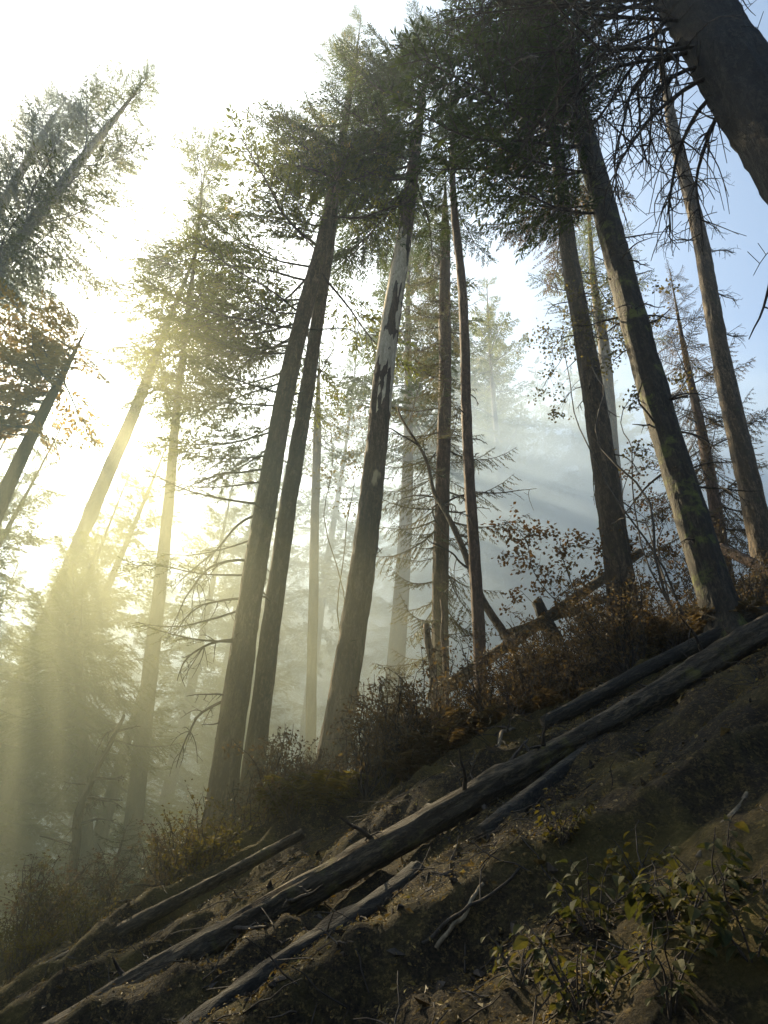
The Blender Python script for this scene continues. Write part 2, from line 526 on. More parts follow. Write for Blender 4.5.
def crown_mesh(name, axis, z0, H, Lmax, n, kind, mats, seed, bias=None, bias_amt=0.0, pitch0=-.22, pitch1=.5, shape=.7, dead=0, Lmin=.5, width=1.0, origin=(0, 0, 0), gap=.0):
    rng = np.random.default_rng(seed)
    mb = MB(); az = rng.uniform(0, 6.28)
    for i in range(n):
        f = (i + rng.uniform(0, 1)) / n
        f = f ** .92
        h = z0 + (H - z0) * f
        az += 2.399963 + rng.normal() * .35
        a = az
        if bias is not None and rng.random() < bias_amt:
            a = bias + rng.normal() * .6
        if gap and f < .78 and vnoise(h * .7, math.cos(a) * 1.3, math.sin(a) * 1.3, seed) > 1 - 2 * gap: continue
        prof = (1 - f) ** shape * (min(1, .55 + f * 4))
        L = max(Lmin, Lmax * prof * rng.uniform(.6, 1.12))
        p = axis(h)
        add_bough(mb, kind, p, a, pitch0 + (pitch1 - pitch0) * f ** 1.4 + rng.normal() * .13, L, rng, width)
    return mb.mesh(name, mats, origin)


def dead_branch_geom(mb, p, az, pitch, L, rng, curl=0.0, r=.03, twigs=10, droop=.2, tw=.35):
    d = np.array([math.cos(az) * math.cos(pitch), math.sin(az) * math.cos(pitch), math.sin(pitch)])
    sd = nrm(np.cross(d, [0, 0, 1.0]))
    n = 14; t = np.linspace(0, 1, n)
    P = np.zeros((n, 3)); P[0] = p; cur = d.copy()
    k = rng.uniform(0, 99)
    for i in range(1, n):
        cur = nrm(cur + np.array([0, 0, -1.0]) * (droop * 3.0 / n) + sd * (curl * 3.0 / n) + .55 * np.array([vnoise(i * .6 + k, 1.5, 0, 2), vnoise(i * .6 + k, 7.5, 0, 2), vnoise(i * .6 + k, 13.5, 0, 2)]) * .5)
        P[i] = P[i - 1] + cur * L / (n - 1)
    V, Q, T = tube(P, r * (1 - t) ** .8 + .0035, 5, False); mb.add(V, Q)
    for _ in range(twigs):
        f = rng.uniform(.18, .97); i = int(f * (n - 1))
        q = P[i]; tg = nrm(P[min(i + 1, n - 1)] - P[max(i - 1, 0)])
        e = nrm(tg * rng.uniform(.3, .9) + rng.normal(size=3) * .7 + np.array([0, 0, -.25]))
        l = L * tw * rng.uniform(.3, 1) * (1.1 - f * .6)
        m = 6; s = np.linspace(0, 1, m)[:, None]
        w = q + e * (s * l) + np.array([0, 0, -1.0]) * (s ** 2 * l * rng.uniform(.2, 1.0)) + nrm(rng.normal(size=3)) * (np.sin(s * 3.0) * l * .18)
        V, Q, T = tube(w, (r * .35 * (1 - f * .5)) * (1 - s[:, 0]) + .0028, 4, False); mb.add(V, Q)
        for _2 in range(2):
            g = rng.uniform(.3, .9); qq = w[int(g * (m - 1))]
            e2 = nrm(e * .6 + rng.normal(size=3) * .7)
            w2 = qq + e2 * (np.linspace(0, 1, 4)[:, None] * l * .45)
            V, Q, T = tube(w2, .003, 3, False); mb.add(V, Q)


class Tree:
    """an Empty at the foot with trunk(s); built from two picture points on the trunk"""
    def __init__(self, name, label, cat, base_uv, up_uv, w0, w1, H, D=None, group=None, bark='bark', flare=.5, seed=1, sides=34, bend=.08, root=None, step=.08, cut=None, wr=1.0, bow=0.0, top_v=None):
        if D is None:
            b = on_ground(*base_uv); D = math.hypot(b[0], b[1])
        else:
            b = at(*base_uv, D)
        u = at(*up_uv, D)
        ax = (u - b) / (u[2] - b[2])
        if True:                               # slide the foot down (or up) the axis to the ground
            for _ in range(40):
                b = b + ax * (float(gz_smooth(b[0], b[1])) - b[2]) * .7
        self.foot = b; self.ax = ax; self.H = H; self.seed = seed; self.bow = bow; self.bend = bend; self.hu = u[2] - b[2]
        if top_v is not None: self.H = H = self.h_at(top_v)
        self.r0 = px(w0, at(*base_uv, D)) / 2 * wr; r1 = px(w1, u) / 2 * wr
        self.hu = u[2] - b[2]
        hb = at(*base_uv, D)[2] - b[2]
        self.slope = (self.r0 - r1) / max(self.hu - hb, .1)
        hu_, H_ = self.hu, H
        self.r_at = lambda h: np.maximum(np.where(h > hu_, r1 * np.clip((H_ - h) / max(H_ - hu_, .1), 0, 1), self.r0 - self.slope * (h - hb)), .012)
        self.bend = bend
        self.root = root or empty(name, b, label, cat, group)
        self.org = np.array(self.root.location)
        hs = np.arange(-.35, (cut or H), step)
        R = self.r_at(hs)
        top = cut or H
        if not cut: R = np.minimum(R, np.maximum((top - hs) * .035, .015))
        V, Q, T = trunk_geom(np.array([self.axis(h) for h in hs]), R, sides, flare, seed)
        mb = MB(); mb.add(V, Q, T)
        self.trunk = link('trunk', mb.mesh('trunk', M[bark], self.org), self.root)

    def axis(self, h):
        w = self.bend * np.array([vnoise(h * .22, self.seed * 3.3, 0, 51), vnoise(h * .22, self.seed * 3.3 + 50, 0, 51), 0]) * min(1, max(h, 0) / 3)
        w = w.reshape(3) + np.array([self.bow * math.sin(math.pi * min(max(h / self.hu, 0), 1)), 0, 0])
        return self.foot + self.ax * h + w

    def h_at(self, v):
        """height on the trunk that shows at picture row v"""
        hs = np.linspace(0, self.H, 300)
        P = np.array([self.axis(h) for h in hs])
        c = P @ np.stack([_x, _y, _w])[:, 1]; z = P @ np.stack([_x, _y, _w])[:, 2]
        rows = 512 - F * z / np.maximum(c, .1)
        return float(hs[np.argmin(np.abs(rows - v))])

    def crown(self, v0, Lmax, n, kind='fir', needle='needle', wood='dead', **k):
        z0 = self.h_at(v0)
        me = crown_mesh('crown', self.axis, z0, self.H - .3, Lmax, n, kind, [M[wood], M[needle]], self.seed, origin=self.org, **k)
        self.crown_o = link('crown', me, self.root)
        return self.crown_o

    def boughs(self, specs, kind='fir', needle='needle', wood='dead', name='bough'):
        """specs: (row, azimuth deg in camera terms: 0 = away, 90 = picture right, 180 = to camera, -90 = left), pitch deg, length)"""
        rng = np.random.default_rng(self.seed + 77)
        for (v, a, pitch, L) in specs:
            mb = MB(); p = self.axis(self.h_at(v))
            add_bough(mb, kind, p, math.radians(90 - a), math.radians(pitch), L, rng, .8)
            link(name, mb.mesh(name, [M[wood], M[needle]], self.org), self.root)

    def dead(self, specs, one=True, r=.025, mat='dead', name='dead_branch', **k):
        rng = np.random.default_rng(self.seed + 99)
        allmb = MB()
        for (v, a, pitch, L, curl, droop) in specs:
            mb = allmb if one else MB()
            p = self.axis(self.h_at(v))
            dead_branch_geom(mb, p, math.radians(90 - a), math.radians(pitch), L, rng, curl, r, droop=droop, **k)
            if not one:
                link(name, mb.mesh(name, M[mat], self.org), self.root)
        if one:
            link(name, allmb.mesh(name, M[mat], self.org), self.root)

    def stubs(self, v0, v1, n, Lr=(.15, .7), mat='dead'):
        rng = np.random.default_rng(self.seed + 5)
        h0, h1 = sorted((self.h_at(v0), self.h_at(v1)))
        for i in range(n):
            mb = MB(); h = rng.uniform(h0, h1)
            dead_branch_geom(mb, self.axis(h), rng.uniform(0, 6.28), rng.uniform(-.5, .3), rng.uniform(*Lr), rng, rng.normal() * .3, .012, 4, .25)
            link('dead_twig', mb.mesh('dead_twig', M[mat], self.org), self.root)


rngA = np.random.default_rng(5)

# --- forked pair of trunks, left of centre
t1 = Tree('twin_tree', 'pair of tall trunks joined at the foot, sunlit in smoke beyond the longest fallen trunk', 'tree', (213, 862), (322, 245), 29, 13, 27, seed=3, flare=.22, bow=-.17, bark='bark')
t1b = Tree('x', '', '', (243, 850), (327, 245), 23, 10, 26, D=math.hypot(t1.foot[0], t1.foot[1]) + .3, seed=4, flare=.2, root=t1.root, bark='bark')
t1.crown(350, 3.3, 70, 'mid', 'needle_mid', bias=math.radians(180), bias_amt=.55, gap=.3)
t1.boughs([(372, -84, -6, 2.3), (352, -100, 2, 2.0), (420, -75, -14, 1.9), (300, -80, 5, 2.6), (268, -110, 8, 2.8), (455, -100, -12, 1.6), (392, -120, -4, 2.2), (335, -70, 0, 2.4), (440, -60, -10, 1.7), (282, -95, 6, 2.9), (312, -125, 2, 2.5), (345, -88, -10, 2.9), (378, -75, -14, 2.5), (405, -105, -12, 2.4), (325, -110, -8, 3.0), (300, -65, -4, 2.6), (430, -90, -18, 2.2)], 'mid', 'needle_mid')
t1.boughs([(480, -85, -8, 1.7), (505, -110, -5, 1.9), (535, -75, -10, 1.6), (570, -95, -6, 1.9), (610, -80, -12, 1.6), (640, -115, -10, 1.4)], 'sparse', 'needle_mid', name='thin_bough')
t1.dead([(470, -95, 2, 1.7, .2, .55), (515, -80, 5, 2.0, .0, .6), (560, -90, 8, 1.9, .1, .7), (600, -70, 0, 1.5, .1, .7), (640, -100, 0, 1.3, -.2, .8), (700, -80, -5, 1.2, 0, .6)], one=False, r=.020, twigs=12)
t1.dead([(395, 75, 35, 1.6, 0, -.2), (330, 80, 20, 1.5, .1, .0)], one=False, r=.018, twigs=6)
t1.stubs(800, 330, 26)

# --- broken-barked tree in the middle
t3 = Tree('flaking_tree', 'leaning trunk with bark peeled off its pale upper half, centre of the picture', 'tree', (326, 795), (409, 195), 31, 13, 27, seed=7, flare=.3, bark='bark_broken')
def peeled(t, v0, v1):
    hs = np.arange(t.h_at(v0), t.h_at(v1), .08)
    P = np.array([t.axis(h) for h in hs]); R = t.r_at(hs)
    

    def prof(th, ring):
        h = hs[ring]
        # the peeled wood reads proud of the bark only inside a ragged patch facing the hollow and the camera
        edge = .95 + .5 * vnoise(h * 1.1, 3.3, 0, 61) + .35 * vnoise(h * 4.3, 8.1, 0, 62)
        a = np.cos(th - math.radians(t.peel))
        rag = 1.6 * vnoise(np.cos(th) * 1.7, np.sin(th) * 1.7, h * .55, 63) + .7 * vnoise(np.cos(th) * 4, np.sin(th) * 4, h * 1.7, 64)
        m = np.minimum(np.minimum((a + edge) * 3.5, (h - hs[0]) * .9 - 1.3 + rag), np.minimum((hs[-1] - h) * .9 - .8 + rag, 1.5 + 1.3 * rag))
        return 1 + .12 * np.clip(m * 2.5, -2.2, 1)
    V, Q, T = tube(P, R, 26, False, prof)
    mb = MB(); mb.add(V, Q)
    o = link('stripped_wood', mb.mesh('stripped_wood', M['pale_wood'], t.org), t.root)
    o['label'] = 'pale stripped wood where the bark has fallen off'
t3.peel = 262
peeled(t3, 462, 215)
t3.crown(205, 4.2, 84, 'lush', 'needle', bias=math.radians(195), bias_amt=.6, gap=.32)
t3.stubs(760, 330, 16, (.1, .45))

# --- drooping spruce behind
t4 = Tree('spruce_tree', 'hazy spruce with drooping brown boughs behind the peeling trunk', 'tree', (440, 672), (446, 200), 17, 9, 19, D=11.0, seed=12, bark='bark_red', flare=.2)
t4.crown(668, 1.75, 120, 'spruce', 'needle_grey', bias=math.radians(190), bias_amt=.35, pitch0=-.35, pitch1=-.05, shape=.45)
# --- slim tree
t5 = Tree('slim_tree', 'straight slender bare trunk right of the drooping spruce', 'tree', (482, 694), (457, 225), 13, 8, 22, seed=15, bark='bark_red', flare=.25, sides=14)
t5.crown(235, 1.5, 42, 'lush', 'needle')
t5.stubs(660, 240, 14, (.1, .4))
# --- right hand trunks
t6 = Tree('fir_tree', 'tall dark fir left of the mossy fir, ferns at its foot', 'tree', (626, 622), (557, 165), 28, 12, 27, seed=18, bark='bark', flare=.55)
t6.crown(235, 2.2, 70, 'lush', 'needle_brown', pitch0=-.45, bias=math.radians(190), bias_amt=.6)
t6.stubs(600, 240, 30, (.2, .9))
t7 = Tree('mossy_fir_tree', 'thick dark fir with moss patches whose foot stands against the long log', 'tree', (729, 640), (567, 75), 33, 19, 27, seed=21, bark='bark_moss', flare=.5)
t7.crown(215, 3.9, 78, 'lush', 'needle', bias=math.radians(205), bias_amt=.85, gap=.3)
t7.dead([(70, -100, 5, 3.6, .1, .2), (90, -130, 0, 3.2, .0, .25), (110, -85, -8, 3.0, -.1, .3), (60, -75, 10, 3.4, .0, .2)], one=False, r=.035, twigs=14)
t7.stubs(560, 230, 30, (.2, 1.0))
t8 = Tree('snag_tree', 'bare thin fir with spiky dead twigs at its top, near the right edge', 'tree', (766, 562), (674, 120), 23, 10, 23, D=10.6, seed=24, bark='bark', flare=.35, cut=None)
t8.dead([(v, a, p, L, c, d) for v, a, p, L, c, d in [(110, -60, 20, 1.0, .1, .2), (125, 70, 10, .9, .2, .3), (140, -90, 0, 1.2, .1, .3), (150, 100, 0, .9, .0, .4), (165, -30, 10, 1.1, .2, .3), (180, 80, -10, 1.0, .2, .4), (200, -100, -10, 1.1, -.2, .4), (215, 60, -10, .9, .1, .5), (240, -70, -10, 1.2, .1, .5), (250, 90, -10, .8, .3, .6), (290, 80, 0, .7, .3, .6), (330, 70, -20, .7, .3, .5), (100, 30, 20, 1.0, .1, .1), (95, -80, 20, .9, .1, .1), (85, 100, 20, .9, .1, .1)]], one=False, r=.014, twigs=16, tw=.5)

# --- near tree, upper right corner: only its shaft shows
t9 = Tree('old_fir_tree', 'thick dark shaft of the closest fir, crossing the upper right corner', 'tree', (742, 80), (690, 0), 64, 58, 24, D=3.7, seed=27, bark='bark_dark', flare=.5, sides=36, bend=.02, step=.1)
t9.dead([(20, -75, 8, 2.3, .0, .25), (-30, -85, 5, 2.6, .1, .35), (40, -60, -5, 2.2, .2, .55), (60, -70, 0, 1.6, .3, .9), (5, -95, 0, 2.7, .0, .15), (-60, -70, 0, 2.4, .15, .5), (25, -100, 10, 1.9, -.1, .1), (85, -55, -10, 1.5, .5, .9), (-10, -65, 5, 2.8, .15, .6),
         (15, -80, 15, 2.7, .12, .3), (45, -68, 12, 2.5, .2, .6), (0, -90, 12, 2.9, .08, .35), (70, -80, 5, 2.2, .1, .7), (-40, -75, 10, 3.0, .2, .6), (30, -62, 0, 2.0, .35, .9), (50, -100, 0, 2.4, .0, .3), (78, -66, 8, 1.9, .3, 1.0), (10, -72, -6, 2.4, .2, .7), (60, 60, 10, 1.6, .0, .2), (30, 75, 0, 1.7, .0, .3), (-10, 80, 5, 1.6, .1, .2), (90, 85, 0, 1.4, .0, .3)], one=False, r=.020, twigs=26, tw=.40)
t9.dead([(185, -60, -10, 1.1, .9, 1.1), (170, -30, -20, 1.3, .5, 1.2), (200, -70, -25, 1.2, .3, .9)], one=False, r=.016, twigs=5)
t9.crown(-330, 2.9, 46, 'fir', 'needle')

# --- hazy trees at left, between the camera and the sun
t10 = Tree('hazy_fir_tree', 'slanting hazy fir with full crown, upper left', 'tree', (0, 265), (105, 132), 13, 7, 30, D=14.0, seed=31, top_v=58, bark='bark', sides=12, step=.3)
t10.crown(300, 2.8, 100, 'mid', 'needle_mid', gap=.24, shape=.4, Lmin=.8)
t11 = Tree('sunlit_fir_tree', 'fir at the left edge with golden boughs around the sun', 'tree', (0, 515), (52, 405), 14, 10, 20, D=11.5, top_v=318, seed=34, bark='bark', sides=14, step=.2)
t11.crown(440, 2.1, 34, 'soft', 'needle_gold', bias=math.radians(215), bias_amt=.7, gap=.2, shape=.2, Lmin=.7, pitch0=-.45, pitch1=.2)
t12 = Tree('faint_fir_tree', 'faint fir beside the upper left edge, behind the fuller crown', 'tree', (0, 205), (46, 130), 9, 5, 25, D=14.0, seed=36, bark='bark', sides=10, step=.4)
t12.crown(330, 2.6, 84, 'mid', 'needle_mid', gap=.2, shape=.4, Lmin=.8)
t13 = Tree('grey_fir_tree', 'grey hazy fir whose trunk stands left of the joined pair', 'tree', (134, 800), (152, 640), 17, 14, 27, D=14.0, seed=38, bark='bark', sides=12, step=.3)
t13.crown(400, 3.0, 80, 'mid', 'needle_mid', gap=.32, shape=.4, Lmin=.8)
t14 = Tree('smoky_fir_tree', 'smoky fir with broad grey crown left of the joined pair', 'tree', (40, 640), (120, 440), 15, 12, 30, D=17.0, seed=40, bark='bark', sides=12, step=.3)
t14.crown(380, 3.2, 44, 'mid', 'needle_mid', gap=.4, shape=.4, Lmin=.8)
t15 = Tree('young_fir_tree', 'short dark young fir half lost in the smoke, left edge', 'tree', (78, 700), (66, 480), 10, 4, 7.5, D=13.5, seed=42, bark='bark', sides=10, step=.3)
t15.crown(760, 1.9, 90, 'lush', 'needle_mid', shape=.5)
t18 = Tree('faint_thin_tree', 'faint thin trunk between the joined pair and the peeling trunk', 'tree', (309, 700), (318, 430), 10, 8, 20, D=17.0, seed=44, bark='bark', sides=10, step=.3)
t18.crown(450, 1.8, 60, 'sparse', 'needle_mid')
t19 = Tree('faint_fir_tree', 'faint hazy trunk standing between the two large dark firs', 'tree', (614, 480), (604, 370), 13, 12, 26, D=16.0, seed=46, bark='bark', sides=10, step=.3)
t19.crown(330, 2.6, 70, 'fir', 'needle_mid')
t21 = Tree('rusty_fir_tree', 'fir with rusty brown boughs behind the bare thin fir at right', 'tree', (716, 520), (700, 430), 12, 9, 12, D=13.5, seed=48, bark='bark_red', sides=10, step=.3)
t21.crown(560, 2.2, 90, 'spruce', 'needle_brown', pitch0=-.2, pitch1=.2, shape=.6)

# leaning bare sapling at far left
def pole(name, label, cat, p0, p1, r0, r1, mat, n=26, sag=0, wob=.02, sides=10, side=0, rough=.08, seed=0, twigs=0, group=None, base=None):
    rng = np.random.default_rng(seed + 200)
    P = curve_pts(p0, p1, n, sag, wob, rng, side)
    R = np.linspace(r0, r1, n)

    def prof(th, ring):
        return 1 + rough * (1 - 2 * np.abs(vnoise(np.cos(th) * 2.5, np.sin(th) * 2.5, ring * .55, seed))) + rough * vnoise(np.cos(th), np.sin(th), ring * .25, seed + 3)
    org = P[0] if base is None else base
    mb = MB(); mb.add(*tube(P, R, sides, True, prof))
    if not twigs:
        o = link(name, mb.mesh(name, M[mat], org), None, org)
        return tag(o, label, cat, group)
    root = empty(name, org, label, cat, group)
    link('stem', mb.mesh('stem', M[mat], org), root)
    for i in range(twigs):
        tb = MB()
        j = rng.integers(n // 4, n)
        dead_branch_geom(tb, P[min(j, n - 1)], rng.uniform(0, 6.28), rng.uniform(-.2, .7), np.linalg.norm(np.asarray(p1) - p0) * rng.uniform(.1, .3), rng, rng.normal() * .2, r1 * .9, 5, .1)
        link('twig', tb.mesh('twig', M['dead'], org), root)
    return root


def gp(u, v, lift=0.0):
    p = hit(u, v)
    if p is None:
        p = on_ground(u, v); p = ground_at(p)
    return p + np.array([0, 0, lift])


# ------------------------------------------------------------------ logs, poles, sticks
def log(name, label, uvs, r0, r1, mat, lift=.05, seed=0, cat='log', sides=18, n=90, group=None, rough=.09, stubs=0, wob=.004):
    """a fallen log through picture points given as (u, v, horizontal distance or None for the ground)"""
    pts = []
    for q in (uvs[0], uvs[-1]):
        pts.append(at(*q) if len(q) == 3 else on_ground(q[0], q[1]))
    pts = np.array(pts)
    s = np.array([0, np.linalg.norm(pts[1] - pts[0])])
    t = np.linspace(0, s[-1], n)
    P = pts[0] + (pts[1] - pts[0]) * np.linspace(0, 1, n)[:, None]
    if len(uvs[0]) == 2:                       # let it rest on the bumps of the real ground
        gap_ = gz(P[:, 0], P[:, 1]) - P[:, 2]
        P[:, 2] += np.percentile(gap_, 70) + lift
    L = s[-1]
    for c, k in ((1, 3.3), (2, 9.1)):
        P[:, c] += wob * L * vnoise(t * .8 + seed, k, 0, 15)
    R = np.linspace(r0, r1, n)

    def prof(th, ring):
        h = t[ring]
        return (1 + rough * (1 - 2 * np.abs(vnoise(np.cos(th) * 3, np.sin(th) * 3, h * 1.6, seed + 1)))
                + rough * .8 * vnoise(np.cos(th) * 1.2, np.sin(th) * 1.2, h * 1.1, seed + 3)
                + rough * .5 * vnoise(np.cos(th) * 6, np.sin(th) * 6, h * 9, seed + 6))
    org = P[0]
    mb = MB(); mb.add(*tube(P, R, sides, True, prof))
    if not stubs:
        o = link(name, mb.mesh(name, M[mat], org), None, org)
        return tag(o, label, cat, group)
    root = empty(name, org, label, cat, group)
    link('log_body', mb.mesh('log_body', M[mat], org), root)
    rng = np.random.default_rng(seed + 3)
    for i in range(stubs):
        j = int(rng.uniform(.1, .95) * n)
        b = MB(); dead_branch_geom(b, P[j] + np.array([0, 0, R[j] * .5]), rng.uniform(0, 6.28), rng.uniform(.1, 1.0), rng.uniform(.12, .4), rng, 0, .014, 2, .0)
        link('branch_stub', b.mesh('branch_stub', M['dead'], org), root)
    return root


log('long_log', 'longest fallen trunk, lit along its upper edge, running across the whole slope', [(-10, 1108), (790, 640)], .070, .088, 'log', .07, 1, sides=32, n=420, stubs=16, rough=.22)
log('buried_log', 'half buried rotten log just below the low end of the longest trunk', [(150, 1075), (420, 880)], .08, .06, 'log_dark', -.03, 2, n=160, rough=.26, wob=.012)
log('slender_log', 'slender dark log lying below the middle of the longest trunk', [(482, 850), (640, 718)], .05, .04, 'log_dark', .02, 3, n=70, rough=.14)
log('back_log', 'dark log lying just behind the upper end of the longest trunk', [(545, 738), (770, 622)], .06, .06, 'log_dark', .06, 4, n=80)
log('crest_log', 'grey log slanting up from the crest behind the slim trunk', [(430, 700, 9.6), (520, 648, 9.8), (600, 588, 10.2), (640, 552, 10.4)], .085, .075, 'log', 0, 5, n=70, stubs=3)
log('crossing_log', 'smaller grey log crossing under the slanting log on the crest', [(500, 636, 10.4), (560, 616, 10.4), (625, 592, 10.5)], .06, .05, 'log', 0, 6, n=50)
log('edge_log', 'pale reddish log at the foot of the bare thin fir, right edge', [(720, 548, 9.9), (750, 562, 9.7), (800, 585, 9.5)], .075, .07, 'bark_red', 0, 7, n=40)
log('left_log', 'thin mossy log on the slope behind the low end of the longest trunk', [(20, 1010), (300, 858)], .05, .03, 'log', -.02, 8, n=120, rough=.28, wob=.012)

pole('leaning_sapling', 'thin bare sapling leaning across the drooping spruce', 'sapling', at(514, 650, 9.4), at(398, 408, 9.9), px(9, at(514, 650, 9.4)) / 2, .018, 'bark', 40, wob=.025, side=.05, seed=3, twigs=9)
pole('bare_sapling', 'dark bare sapling leaning in the smoke, lower left', 'sapling', at(68, 915, 9.8), at(124, 715, 10.2), px(12, at(70, 915, 9.8)) / 2, .02, 'bark_dark', 34, wob=.03, side=-.05, seed=5, twigs=16)
pole('dead_stub', 'short reddish dead stem in front of the drooping spruce', 'dead stem', on_ground(442, 722), at(426, 625, 9.0), .065, .045, 'bark_red', 22, wob=.02, seed=7)
pole('dead_stub', 'thinner reddish stem beside the short reddish stem', 'dead stem', on_ground(450, 708), at(441, 600, 9.1), .035, .02, 'bark_red', 22, wob=.03, seed=8)
pole('broken_stump', 'short broken stump tilting left over the slanting crest log', 'stump', at(556, 640, 9.9), at(537, 602, 9.9), .10, .085, 'bark_dark', 14, wob=.02, seed=9, rough=.14)
pole('leaning_stick', 'long thin stick leaning on the slope at the right edge', 'stick', gp(698, 858), at(790, 738, 3.9), .013, .010, 'stick', 24, wob=.012, seed=10)
pole('pale_root', 'forked pale root standing up beside the longest trunk', 'root', gp(484, 775), at(521, 727, 6.2), .022, .008, 'stick', 20, wob=.08, seed=11, twigs=3)
pole('pale_stick', 'pale bent twig at the foot of the peeling trunk', 'stick', gp(308, 806), at(344, 766, 7.3), .010, .006, 'stick', 16, wob=.10, seed=12)
pole('lit_stick', 'sunlit twig lying on the low middle of the slope', 'stick', gp(436, 958, .03), gp(484, 900, .06), .009, .006, 'stick', 18, wob=.06, seed=13)
pole('crooked_stick', 'crooked dark twig lying beside the sunlit twig', 'stick', gp(422, 950, .02), gp(520, 882, .05), .008, .005, 'dead', 18, wob=.06, seed=14)

# ------------------------------------------------------------------ broadleaf shrubs with visible leaves
def leaf_blob(mb, c, rad, n, size, rng, m=1, flat=.7):
    P = c + rng.normal(size=(n, 3)) * np.array([rad, rad, rad * flat]) * .5
    d = rng.normal(size=(n, 3)); d[:, 2] -= .5
    V, Q = cards(P, d, rng.uniform(.7, 1.2, n) * size, rng.uniform(.55, .8, n) * size, np.tile([0, 0, 1.], (n, 1)), rng, .2)
    mb.add(V, Q, m=m)


def maple(name, label, foot, stems, blobs, leaf, seed, size=.075, group=None):
    """stems: picture points (u,v,D); blobs: (u,v,D,radius px,leaves)"""
    rng = np.random.default_rng(seed)
    root = empty(name, foot, label, 'shrub', group)
    sb = MB(); tips = []
    for (u, v, D, r) in stems:
        P = curve_pts(foot, at(u, v, D), 18, -.03, .05, rng, rng.normal() * .06)
        sb.add(*tube(P, np.linspace(r, r * .35, 18), 6, True)); tips.append(P)
    allp = np.concatenate([p[6:] for p in tips])
    fb = MB()
    for (u, v, D, rad, n) in blobs:
        c = at(u, v, D); R = px(rad, c)
        q = allp[np.argmin(np.linalg.norm(allp - c, axis=1) + rng.uniform(0, .3, len(allp)))]
        P = curve_pts(q, c, 10, -.05, .06, rng)
        sb.add(*tube(P, np.linspace(.007, .003, 10), 4, False))
        for k in range(max(4, n // 4)):
            e = c + rng.normal(size=3) * R * .55
            P2 = curve_pts(P[rng.integers(5, 9)], e, 6, .03, .05, rng)
            sb.add(*tube(P2, np.linspace(.0035, .0018, 6), 3, False))
            leaf_blob(fb, e, R * .55, 12, size, rng, 0)
    link('stems', sb.mesh('stems', M['dead'], foot), root)
    link('leaves', fb.mesh('leaves', M[leaf], foot, False), root)
    return root


maple('vine_maple', 'brown-leaved vine maple arching over the crest right of the slim trunk', on_ground(592, 640),
      [(505, 520, 9.3, .012), (560, 540, 9.0, .012), (610, 560, 9.1, .010), (520, 590, 9.3, .010)],
      [(505, 525, 9.3, 17, 40), (525, 535, 9.4, 16, 40), (548, 530, 9.2, 14, 30), (515, 560, 9.3, 14, 30), (540, 565, 9.1, 18, 46), (565, 555, 9.0, 18, 46), (590, 548, 9.0, 16, 40), (575, 585, 9.1, 16, 36), (545, 590, 9.3, 12, 24), (515, 600, 9.4, 11, 20), (605, 575, 9.1, 14, 30), (560, 605, 9.3, 12, 24), (620, 545, 9.1, 12, 24)], 'leaf_brown', 61, .07)
maple('tall_vine_maple', 'tall thin vine maple with olive leaves between the two large dark firs', on_ground(690, 640),
      [(600, 310, 8.9, .018), (560, 330, 9.0, .014), (650, 330, 8.9, .012), (640, 440, 8.6, .012)],
      [(540, 330, 9.0, 16, 40), (560, 350, 9.0, 20, 60), (545, 385, 9.1, 15, 34), (585, 335, 8.9, 20, 60), (610, 310, 8.9, 20, 56), (575, 300, 9.0, 18, 44), (605, 360, 8.9, 18, 50), (630, 345, 8.8, 16, 36), (655, 315, 8.8, 16, 34), (670, 290, 8.8, 10, 18), (640, 400, 8.6, 16, 36), (650, 450, 8.6, 14, 30), (560, 405, 9.1, 12, 24), (625, 290, 8.9, 18, 46), (690, 380, 8.8, 14, 24)], 'leaf_olive', 62, .062)
maple('brown_thicket', 'tangle of brown twigs and leaves between the feet of the two large dark firs', on_ground(668, 650),
      [(640, 500, 9.0, .012), (665, 470, 9.0, .012), (690, 540, 8.7, .010), (655, 560, 8.8, .01), (640, 580, 8.8, .01)],
      [(645, 500, 9.0, 20, 56), (665, 520, 8.9, 18, 48), (640, 540, 8.9, 18, 48), (668, 555, 8.8, 16, 40), (650, 580, 8.7, 18, 50), (680, 585, 8.6, 16, 40), (660, 460, 9.1, 16, 36), (632, 470, 9.2, 14, 30), (700, 560, 8.8, 14, 30)], 'leaf_brown', 63, .055)
maple('pale_maple', 'hazy small-leaved shrub behind the joined pair of trunks', at(350, 800, 12.5) * np.array([1, 1, 0]) + np.array([0, 0, float(gz_smooth(*at(350, 800, 12.5)[:2]))]),
      [(345, 460, 12.5, .02), (330, 420, 12.5, .02), (355, 400, 12.5, .015)],
      [(340, 430, 12.5, 18, 50), (350, 460, 12.5, 18, 50), (330, 480, 12.5, 14, 36), (360, 410, 12.5, 14, 30), (345, 500, 12.5, 14, 30), (330, 400, 12.5, 12, 26)], 'leaf_olive', 64, .07)


